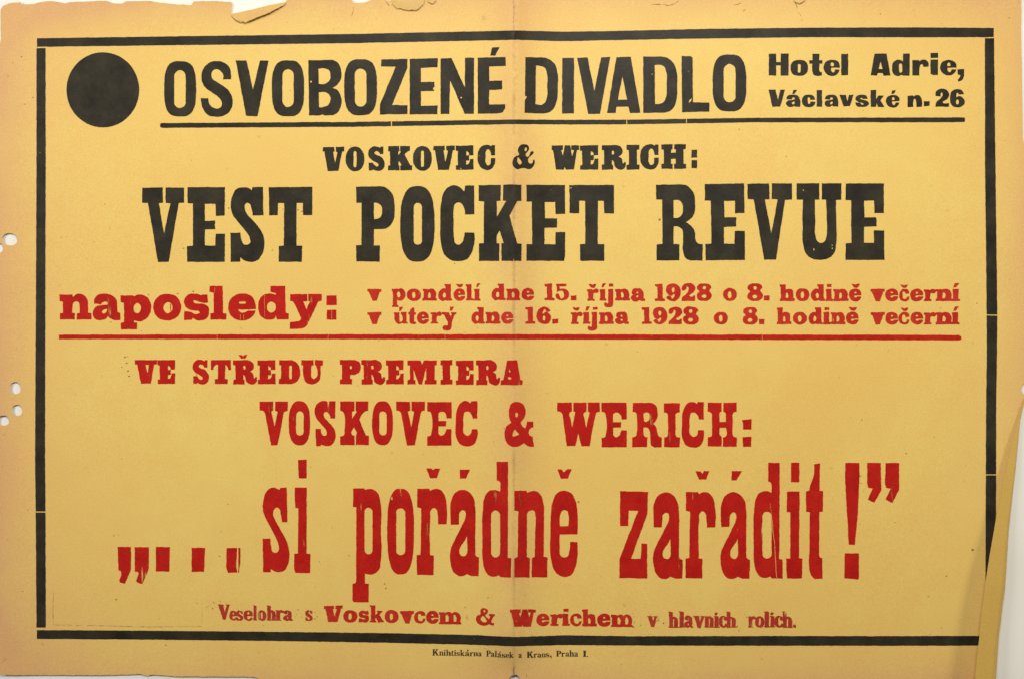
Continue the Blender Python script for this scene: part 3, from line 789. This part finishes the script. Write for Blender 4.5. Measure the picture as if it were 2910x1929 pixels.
line('last_time_lettering', 'large fat red lower-case word with a colon', RED, [
    N1("110,275 322,275 330,320 ~370,280 ~440,262 ~520,290 ~570,360 ~578,440 578,572 632,578 635,682 395,682 395,585 440,575 437,440 ~420,400 ~375,390 ~340,405 325,450 318,572 365,585 360,682 118,682 115,578 165,572 165,400 ~150,390 115,388",
       "675,425 ~685,340 ~740,280 ~860,260 ~980,290 ~1040,350 ~1055,430 1060,560 1105,578 1108,690 ~1000,690 ~940,660 905,622 ~870,670 ~790,692 ~700,680 ~655,610 ~665,530 ~720,470 ~800,450 895,440 ~895,405 ~850,390 ~815,405 785,438|890,510 ~840,520 ~805,550 ~815,580 ~860,575 ~885,545",
       "1110,290 1320,290 1330,305 ~1380,278 ~1450,275 ~1550,320 ~1605,410 ~1610,520 ~1570,630 ~1480,700 ~1395,715 1330,690 1335,728 1385,735 1382,842 1118,842 1115,740 1168,725 1168,415 1115,400|@1385,495,60,85,2",
       "@1876,481,228,219,2.1|@1890,490,75,92,2|#1925,430,1938,545,6")
    + N2("=s", "300,125 500,122 505,538 558,545 552,635 312,638 312,542 365,538 362,230 300,215|376,140 381,140 380,230 376,230",
         "1003,476 ~1000,400 ~960,300 ~880,250 ~800,238 ~690,265 ~610,340 ~583,450 ~610,560 ~690,630 ~800,652 ~910,620 ~980,560 1003,500 885,500 ~860,515 ~800,532 ~755,510 735,480 880,484|~743,380 ~795,362 ~852,378 ~795,397|768,560 774,560 775,640 769,640|815,560 820,560 822,645 816,645",
         "1230,125 1455,122 1460,535 1508,545 1505,635 1325,635 1310,570 ~1290,620 ~1215,640 ~1110,610 ~1050,520 ~1040,430 ~1065,330 ~1130,260 ~1220,240 1310,260 1310,235 1230,215|@1243,447,67,83,2|1138,270 1143,268 1142,590 1137,588",
         "1525,250 1790,248 1795,355 1730,365 1778,480 1832,362 1808,355 1808,248 2018,248 2012,352 1960,360 1810,680 ~1780,735 ~1720,770 ~1640,778 1520,778 1525,675 ~1600,665 ~1670,655 1700,620 1580,365 1530,350",
         "2085,275 2240,270 2238,420 2085,420/2090,490 2237,490 2235,638 2088,638|2162,500 2168,500 2168,625 2162,625")], 1.0, 4.0, 17)
D3 = Crop(1020, 790, 5.915)
D4 = Crop(1390, 790, 5.633)
D5 = Crop(1790, 790, 5.633)
D6 = Crop(2190, 790, 4.225)
line('first_date_lettering', 'upper of two lines of fat red dates', RED_W, [
    D3("=v"), D3("=p", "=o", "=n", "=d", "=e", "=caron", "=l", "=i", "=acute"),
    D4(('d', 40, 92, 260, 362), ('n', 275, 170, 502, 360), ('e', 520, 165, 720, 362)),
    D4("=1", "=5", ('dot', 1305, 280, 1400, 362)),
    D4(('r', 1565, 175, 1755, 368), ('caron', 1590, 100, 1715, 168), ('i', 1765, 178, 1880, 366), ('acute', 1800, 88, 1870, 150), "=j",
       ('dot', 1912, 95, 1985, 142), ('n', 2015, 175, 2258, 364)) + D5("=a"),
    D5(('1', 400, 95, 562, 370), ('6', 575, 92, 818, 375, True), "=2", "=8"), D5(('o', 1488, 165, 1715, 372)),
    D5(('8', 1880, 90, 2128, 375), ('dot', 2140, 282, 2238, 366)),
    D6("=h", ('o', 300, 125, 468, 282), ('d', 485, 78, 655, 282), ('i', 660, 132, 748, 280), ('dot', 675, 75, 730, 115), ('n', 752, 132, 937, 280),
       ('e', 940, 128, 1088, 284), ('caron', 970, 72, 1072, 123)),
    D6(('v', 1200, 132, 1370, 282), ('e', 1375, 130, 1530, 283), "=c", ('caron', 1555, 82, 1652, 124), ('e', 1675, 130, 1830, 285),
       ('r', 1838, 134, 1985, 280), ('n', 1982, 132, 2185, 280), ('i', 2180, 134, 2275, 280), ('acute', 2192, 64, 2265, 116))], 1.0, 3.5, 21)
line('second_date_lettering', 'lower of two lines of fat red dates', RED_W, [
    D3(('v', 143, 574, 380, 778)),
    D3("=u", "680,488 745,488 710,555 675,555", "=t", ('e', 975, 568, 1175, 775), "=r", "=y", "1530,488 1600,485 1565,550 1528,555"),
    D3(('d', 1890, 492, 2118, 774)) + D4(('n', -57, 540, 182, 732), ('e', 193, 538, 388, 738)),
    D4(('1', 578, 462, 738, 735), "=6", ('dot', 1012, 655, 1105, 732)),
    D4(('r', 1310, 545, 1500, 738), ('caron', 1330, 470, 1450, 528), ('i', 1502, 545, 1622, 735), ('acute', 1540, 456, 1615, 525),
       ('j', 1578, 545, 1730, 845), ('dot', 1658, 468, 1733, 512), ('n', 1758, 545, 2000, 738), ('a', 2015, 540, 2240, 742)),
    D5(('1', 190, 468, 348, 738), ('6', 368, 465, 600, 746, True), ('2', 615, 462, 838, 742), ('8', 850, 460, 1100, 745)),
    D5(('o', 1345, 540, 1570, 746)), D5(('8', 1805, 465, 2048, 748), ('dot', 2065, 655, 2155, 742)),
    D6(('h', 75, 355, 252, 558), ('o', 268, 408, 435, 561), ('d', 455, 355, 625, 560), ('i', 630, 410, 722, 558), ('dot', 648, 352, 705, 392),
       ('n', 722, 410, 900, 558), ('e', 905, 406, 1055, 562), ('caron', 938, 352, 1035, 400)),
    D6(('v', 1202, 412, 1372, 562), ('e', 1378, 408, 1530, 562), ('c', 1535, 408, 1668, 562), ('caron', 1560, 358, 1655, 403),
       ('e', 1680, 408, 1830, 562), ('r', 1838, 412, 1985, 558), ('n', 1982, 410, 2185, 558), ('i', 2175, 412, 2270, 558), ('acute', 2192, 344, 2265, 396))],
    1.0, 3.5, 25)
V1 = Crop(340, 1000, 3.943)
V2 = Crop(930, 1000, 4.079)
line('premiere_lettering', 'short line of fat red slab-serif capitals on the left', RED, [
    V1("170,88 420,88 420,135 385,140 352,350 240,352 195,140 172,135|288,142 328,142 318,225 312,228", ('E', 424, 86, 622, 355)),
    V1(('S', 818, 85, 1000, 360),
       "1022,88 1248,85 1248,200 1215,198 ~1205,160 1185,140 1180,298 1210,300 1208,355 1068,355 1068,300 1100,298 1100,140 ~1065,150 1050,195 1022,198",
       ('R', 1272, 86, 1540, 362), "1328,30 1365,30 1383,45 1400,30 1430,30 1408,72 1360,72", ('E', 1544, 88, 1746, 358),
       "1788,88 1930,88 ~1990,125 ~2022,190 ~2022,250 ~1995,320 1930,355 1785,355 1785,300 1808,295 1808,148 1788,145|#1900,148,1930,300,15",
       "2035,88 2172,88 2172,145 2148,150 ~2145,220 ~2150,280 ~2175,300 ~2200,285 2200,150 2187,145 2187,88 2278,88 2275,148 2250,152 ~2250,250 ~2235,320 ~2160,358 ~2085,335 ~2060,270 2058,148 2035,145"),
    V2("148,90 320,88 ~375,120 ~388,175 ~370,230 320,262 268,265 268,305 290,308 288,370 148,370 148,318 170,312 170,145 148,145|265,160 ~280,157 ~285,175 ~280,192 265,193",
       ('R', 395, 88, 670, 376), ('E', 680, 90, 885, 372),
       "928,95 1080,95 1098,140 1118,95 1270,95 1268,150 1245,152 1245,318 1268,320 1266,372 1128,372 1132,325 1150,318 1148,180 1098,372 1060,372 1000,200 1002,318 1020,322 1022,372 930,372 930,322 958,315 958,152 930,150",
       ('I', 1312, 90, 1452, 375), ('E', 1490, 94, 1698, 378), ('R', 1725, 91, 2003, 383),
       "2085,95 2200,92 2240,320 2265,325 2262,380 2010,380 2012,325 2040,318|2113,190 2127,230 2106,230|2095,290 2120,288 2138,305 2118,318 2095,308")],
    0.9, 4.0, 29)
R1 = Crop(720, 1110, 3.585)
R2 = Crop(1400, 1110, 3.113)
line('second_authors_lettering', 'tall red slab-serif capitals with a colon', RED, [
    R1("63,108 203,108 203,200 ~190,205 185,215 217,362 245,212 222,200 222,108 352,108 350,202 ~325,208 310,218 248,550 180,553 120,230 ~105,208 63,200",
       "=rO",
       "770,105 838,103 833,280 785,280 ~770,235 ~745,212 ~718,225 ~718,255 ~760,310 ~815,370 ~838,440 ~825,510 ~785,555 ~740,560 690,548 685,562 640,562 632,385 690,385 ~695,430 ~715,455 ~745,445 ~745,410 ~700,350 ~645,280 ~625,215 ~640,145 ~690,105 ~735,102 765,115",
       "885,105 1028,105 1030,200 1005,210 1005,280 1055,208 1042,200 1042,105 1172,105 1170,200 ~1140,208 1080,290 1145,452 1177,455 1175,550 1042,550 1045,455 1055,420 1025,368 1000,415 ~1005,445 1030,455 1030,550 885,550 885,458 ~920,448 ~928,400 ~928,260 ~915,215 885,200",
       ('rO', 1210, 102, 1422, 553),
       "1455,108 1597,108 1598,200 1575,208 1608,370 1638,210 1612,200 1612,108 1748,108 1745,200 ~1720,205 1705,225 1645,552 1565,555 1505,225 ~1490,208 1455,200",
       "=rE", "=rC"),
    R2("~215,95 ~270,118 ~292,185 ~280,240 ~250,280 ~265,312 283,332 ~300,300 305,270 360,270 360,322 ~335,330 ~320,360 ~328,392 353,400 360,450 368,492 ~320,490 275,460 ~240,485 ~190,495 ~140,475 ~108,420 ~105,365 ~125,310 165,280 ~145,230 ~142,175 ~165,115|~212,192 ~225,212 ~212,232 ~200,212|200,340 ~215,360 235,382 ~210,395 ~180,400 ~178,370"),
    R2("572,102 702,102 702,180 ~680,192 ~690,250 705,320 730,185 715,180 715,102 830,102 830,182 ~808,195 ~815,255 828,325 858,190 843,180 843,102 948,102 948,185 ~920,190 ~908,230 860,488 785,488 757,375 732,487 655,487 620,220 ~605,188 572,182",
       ('rE', 962, 102, 1186, 497),
       "1240,105 1400,103 ~1445,130 ~1460,185 ~1450,255 1420,290 ~1448,320 ~1458,370 ~1470,400 1497,410 1495,497 1430,497 ~1405,480 ~1395,430 ~1390,360 ~1375,328 1335,325 1335,385 ~1345,402 1370,408 1365,495 1235,497 1235,408 ~1265,400 ~1275,360 1275,230 ~1268,192 1240,185|1335,200 ~1355,190 ~1380,195 ~1390,225 ~1380,260 ~1355,272 1340,265",
       "1515,108 1658,108 1655,190 ~1625,198 1618,230 1618,375 ~1625,402 1658,410 1655,498 1517,497 1517,408 ~1545,400 1552,375 1550,230 ~1545,200 1515,190",
       ('rC', 1672, 95, 1870, 500),
       "1903,103 2025,103 2025,180 ~2008,190 2005,220 2008,272 2062,272 2062,220 ~2060,192 2040,182 2040,103 2160,103 2157,182 ~2130,192 2123,230 2123,370 ~2130,400 2160,410 2160,492 2038,492 2038,410 ~2062,400 2062,325 2008,325 2005,380 2028,410 2025,490 1903,490 1903,408 ~1935,398 1942,370 1940,230 ~1935,195 1903,182",
       "2205,258 2290,247 2290,340 2215,340 2215,280/2212,405 2288,405 2285,492 2215,492")], 0.8, 4.0, 33)
S1 = Crop(300, 1290, 3.816)
S2 = Crop(960, 1290, 3.564)
S3 = Crop(1300, 1290, 4.02)
S4 = Crop(1730, 1290, 4.022)
S5 = Crop(2080, 1290, 4.02)
Q = Crop(0, 0, 1.0)
line('play_title_lettering', 'tallest red condensed lower-case line between quotation marks', RED, [
    S1("130,1003 275,1003 275,1250 210,1402 155,1390 150,1365 172,1305 165,1262 140,1258",
       "315,1005 470,1005 468,1240 400,1408 345,1390 333,1370 358,1290 350,1270 318,1270",
       "545,1003 697,1003 692,1270 545,1270", "932,1012 1080,1012 1070,1272 935,1273",
       "1312,1015 1425,1015 1418,1225 1428,1280 1325,1282 1308,1220", "1440,1012 1462,1015 1462,1190 1447,1240 1450,1280 1436,1280 1440,1230"),
    S1("1895,362 1965,358 1972,735 1912,735 ~1900,650 ~1885,595 ~1860,575 ~1825,600 ~1818,650 ~1850,730 ~1910,840 ~1970,960 ~1992,1090 ~1975,1200 ~1930,1265 ~1875,1275 ~1825,1265 1792,1240 1790,1280 1708,1275 1703,912 1788,912 ~1795,1000 ~1810,1055 ~1840,1068 ~1875,1045 ~1875,985 ~1830,870 ~1760,740 ~1710,620 ~1708,510 ~1740,410 ~1800,362 ~1850,365 1885,385",
       "2050,358 2182,358 2180,1075 2222,1078 2218,1285 2060,1285 2045,1245 2045,1078 2085,1075 2090,585 2055,580/2088,58 2182,57 2180,260 2093,260"),
    S2("155,345 268,345 275,362 ~310,348 ~360,355 ~410,400 ~432,490 ~437,800 ~435,1080 ~415,1170 ~360,1212 275,1205 275,1305 313,1308 313,1497 160,1495 148,1470 148,1310 185,1300 188,535 155,530|#270,540,352,1010,40",
       "@636,780,136,435,2.7|#592,545,683,1018,44|@548,445,6,18,2", "=tr", "895,140 945,142 962,158 985,142 1037,143 1003,240 935,240")
    + Q(('ta', 1278.5, 1390.5, 1361, 1636))
    + S3("28,172 143,175 95,275 28,275", "=td",
         "650,415 790,415 800,440 ~850,420 ~900,420 ~955,470 ~985,570 ~988,700 985,1165 1028,1180 1025,1405 848,1402 850,1180 882,1170 ~888,900 ~892,700 ~880,650 ~845,640 ~805,660 795,720 792,1170 828,1182 825,1405 650,1405 650,1185 688,1170 695,650 648,640",
         "1370,912 ~1370,650 ~1345,520 ~1290,435 ~1220,413 ~1140,440 ~1090,530 ~1070,650 ~1062,900 ~1070,1200 ~1105,1320 ~1160,1380 ~1220,1398 ~1290,1380 ~1345,1300 ~1368,1180 1370,1000 1285,1000 ~1278,1100 ~1255,1165 ~1220,1175 ~1180,1155 ~1168,1080 1170,915|1172,820 ~1175,690 ~1195,645 ~1225,635 ~1255,650 ~1268,690 1265,818",
         "1145,170 1190,172 1215,205 1255,170 1303,168 1262,275 1182,275"),
    S4("130,420 447,428 443,680 255,1190 365,1190 375,1015 440,1018 438,1418 122,1412 122,1195 335,645 228,642 222,818 128,815", "=ta",
       ('tr', 878, 428, 1222, 1418), "992,190 1050,195 1070,225 1090,190 1150,190 1115,285 1030,285")
    + Q(('ta', 2047, 1397, 2131, 1643.5), "2079.3,1337.3 2108.6,1337 2093,1363.5 2079.3,1364")
    + S5("=td_crack",
         "630,425 775,425 765,1185 808,1190 800,1418 625,1418 620,1190 665,1185 668,660 625,655/675,95 773,95 770,318 675,318",
         "940,110 1005,98 1000,412 1042,415 1038,655 1000,660 995,1150 ~1005,1175 1033,1185 1032,1420 950,1422 ~905,1380 ~882,1290 ~885,1100 890,660 848,655 845,420 888,410 ~900,340 ~925,280"),
    S5("1297,97 1455,97 1460,240 1440,650 1405,1035 1335,1030 1310,600 1293,270/1288,1127 1450,1130 1450,1420 1440,1430 1285,1415",
       "1545,97 1700,97 1707,405 1625,552 1552,515 1605,390 1558,380 1545,330", "1755,97 1912,97 1910,405 1833,555 1755,515 1815,392 1765,385 1748,330")],
    0.9, 5.0, 41)
C1 = Crop(600, 1700, 3.241)
C2 = Crop(1320, 1700, 4.639)
C3 = Crop(1800, 1700, 4.732)
line('cast_lettering', 'small worn red line just above the bottom border', RED_T, [
    C1(('lV', 60, 52, 165, 190), ('le', 168, 108, 228, 197), ('ls', 232, 108, 285, 200), ('le', 298, 103, 375, 200), ('ll', 386, 60, 414, 196),
       ('lo', 428, 105, 498, 200), ('lh', 510, 62, 592, 198), ('lr', 592, 103, 662, 198), ('la', 662, 106, 746, 200)),
    C1(('ls', 868, 105, 926, 202)),
    C1(('V', 1037, 62, 1213, 215), ('o', 1218, 103, 1345, 220), ('s', 1358, 108, 1455, 218), ('k', 1462, 60, 1590, 218), ('o', 1597, 103, 1725, 225),
       ('v', 1740, 112, 1868, 228), ('c', 1870, 112, 1975, 228), ('e', 1980, 112, 2095, 232), ('m', 2097, 120, 2305, 235)),
    C2("~262,122 ~305,145 ~300,190 ~278,212 325,270 338,232 318,220 325,198 400,205 400,228 378,238 350,305 365,320 388,322 388,350 345,350 325,335 ~265,355 ~190,335 ~148,280 ~160,230 ~215,200 ~210,160 ~228,130|~262,150 ~275,165 ~262,182 ~252,165|~230,232 ~215,265 ~235,300 ~275,310 300,295"),
    C2(('W', 598, 140, 942, 372), ('e', 948, 195, 1120, 362), ('r', 1130, 200, 1300, 358), ('i', 1287, 197, 1392, 356), ('dot', 1305, 132, 1375, 175),
       ('c', 1392, 195, 1545, 362), ('h', 1550, 140, 1745, 366), ('e', 1750, 195, 1925, 368), ('m', 1930, 206, 2222, 372)),
    C3(('lv', 185, 232, 308, 378)),
    C3(('lh', 470, 175, 597, 382), ('ll', 608, 172, 682, 382), ('la', 682, 225, 797, 386), ('lv', 806, 230, 945, 390), ('ln', 952, 233, 1078, 382),
       ('li', 1080, 232, 1148, 382), ('acute', 1088, 184, 1128, 220), ('lc', 1150, 228, 1246, 386), ('lh', 1246, 175, 1372, 385)),
    C3(('lr', 1542, 235, 1636, 382), ('lo', 1636, 235, 1747, 384), ('ll', 1752, 172, 1828, 382), ('li', 1836, 230, 1896, 382), ('acute', 1838, 184, 1880, 216),
       ('lc', 1897, 228, 2000, 385), ('lh', 2000, 170, 2132, 385), ('dot', 2146, 346, 2172, 386))], 0.9, 3.0, 47, {2: RED_W, 3: RED_W, 4: RED_W})
K1 = Crop(1200, 1820, 4.732)
line('printer_lettering', 'tiny black line below the border', BLACK_T, [
    K1(('lK', 135, 110, 222, 195), ('ln', 228, 140, 287, 196), ('lid', 290, 118, 318, 197), ('lh', 321, 115, 386, 198), ('lt', 388, 128, 426, 199),
       ('lid', 429, 122, 456, 199), ('ls', 459, 147, 508, 200), ('lk', 511, 118, 570, 201), ('la', 573, 148, 637, 203), ('acute', 598, 118, 630, 140),
       ('lr', 638, 150, 690, 204), ('ln', 691, 152, 750, 205), ('la', 752, 152, 799, 207)),
    K1(('lP', 862, 128, 920, 210), ('la', 922, 158, 976, 213), ('ll', 978, 130, 1007, 216), ('la', 1010, 165, 1066, 222), ('acute', 1034, 140, 1060, 158),
       ('ls', 1069, 172, 1120, 228), ('le', 1122, 174, 1170, 229), ('lk', 1172, 150, 1228, 228)),
    K1(('la', 1292, 172, 1342, 229)),
    K1(('lK', 1405, 142, 1496, 225), ('lr', 1498, 170, 1548, 223), ('la', 1550, 170, 1606, 222), ('lu', 1607, 168, 1662, 220), ('ls', 1663, 165, 1710, 219),
       ('lcomma', 1720, 196, 1740, 234)),
    K1(('lP', 1802, 130, 1868, 210), ('lr', 1870, 156, 1922, 212), ('la', 1925, 155, 1980, 211), ('lh', 1981, 125, 2042, 210), ('la', 2044, 152, 2100, 211)),
    K1(('lI', 2160, 130, 2206, 212), ('dot', 2213, 200, 2229, 215))], 0.5, 2.5, 51)

# ------------------------------------------------------------------ tears, ghost lines, specks
random.seed(8)


def stroke(pts, w):
    up, dn = [], []
    for i, (x, y) in enumerate(pts):
        a, b = pts[max(0, i - 1)], pts[min(len(pts) - 1, i + 1)]
        l = math.hypot(b[0] - a[0], b[1] - a[1]) or 1
        nx, ny = -(b[1] - a[1]) / l, (b[0] - a[0]) / l
        k = w / 2 * (0.5 if i in (0, len(pts) - 1) else 1)
        up.append((x + nx * k, y + ny * k))
        dn.append((x - nx * k, y - ny * k))
    return [up + dn[::-1]]


for pts, w in (([(2258, 6), (2264.5, 18), (2264.5, 33), (2273.5, 42), (2278, 54), (2279, 62)], 2.0),
               ([(1003, 20), (1004, 32), (998, 48)], 1.6), ([(1095, 4), (1103, 14), (1106, 19)], 2.0),
               ([(2115, 36), (2113, 30), (2119, 26)], 1.8), ([(1850, 14), (1880, 13), (1900, 17), (1910, 14), (1925, 6), (1928, 0)], 2.2),
               ([(2085, 15), (2098, 12), (2108, 7)], 1.8), ([(1458, 0), (1461, 30), (1459, 60), (1460, 84)], 1.6),
               ([(1461, 1890), (1459, 1905), (1461, 1918)], 2.0), ([(1494, 1905), (1497, 1918), (1494, 1928)], 1.8)):
    printed('tear', [stroke(pts, w)], DIRT, poster, 0.9, 4.0, 0.00022, seed=pts[0][0])
spk = []


def speck(x, y, r):
    c = []
    for k in range(9):
        a = k * 2 * math.pi / 9
        q = r * random.uniform(0.55, 1.25)
        c.append((x + q * 1.2 * math.cos(a), y + q * math.sin(a)))
    spk.append([c])


for x, y, r in ((355, 1014, 3), (362, 1012, 2.5), (360, 1031, 3), (352, 1026, 2), (364, 1053, 3), (372, 1050, 2), (367, 1068, 3), (376, 1064, 2), (346, 1042, 2),
                (2102, 369, 4), (527, 1070, 2.5), (605, 585, 3.5), (650, 592, 2.5), (804, 596, 3), (847, 597, 3), (774, 711, 3), (522, 706, 3),
                (365, 828, 3), (422, 838, 2.5), (505, 835, 2.5), (549, 828, 3), (314, 915, 3), (402, 940, 2), (1096, 1671, 2.5), (1093, 1657, 2.5),
                (323, 1521, 3), (721, 1421, 3), (704, 1556, 3), (624, 1579, 2.5), (882, 1326, 2), (1203, 1290, 3), (1875, 625, 4), (2764, 1560, 4),
                (2690, 1636, 2.5), (2745, 1321, 3), (1003, 723, 3), (1646, 620, 3), (1654, 621, 2), (60, 162, 3), (1084, 20, 3), (2868, 52, 2.5),
                (560, 1713, 2.5), (607, 1711, 2.5), (330, 1702, 3), (1644, 1424, 3), (1645, 1432, 2.5), (2446, 1352, 2), (2447, 1372, 2), (847, 1731, 2.5)):
    speck(x, y, r * 0.8)
for cx_, cy_, wx, wy, n_ in ((1812, 1768, 18, 12, 9), (1878, 1765, 16, 16, 12), (2105, 1766, 22, 16, 10), (602, 1712, 12, 8, 6), (832, 1746, 14, 5, 6), (900, 1748, 16, 10, 7), (1330, 1754, 9, 9, 5), (2262, 1776, 6, 6, 4), (950, 1650, 60, 40, 6)):
    for _ in range(n_):
        speck(random.gauss(cx_, wx), random.gauss(cy_, wy), random.uniform(1.0, 2.2))
for _ in range(170):
    speck(random.uniform(20, 2780), random.uniform(20, 1910), random.uniform(0.8, 1.9))
vs, fs = [], []
for s in spk:
    k = len(vs)
    vs += [P(x, y, h(x, y) + 0.00030) for x, y in s[0]]
    fs.append(tuple(range(k + len(s[0]) - 1, k - 1, -1)))
o = mesh_obj('ink_specks', vs, fs, DIRT, poster)
o['kind'] = 'stuff'
o['label'] = 'stray specks of ink and dirt on the paper'
# faint pressed outline of a label in the lower left corner
printed('pressed_line', [stroke([(152, 1680), (150, 1740), (152, 1774), (260, 1776), (420, 1780), (574, 1778)], 1.2),
                         stroke([(574, 1716), (574, 1770)], 1.2)], DIRT, poster, 0.5, 5.0, 0.00024, seed=77)
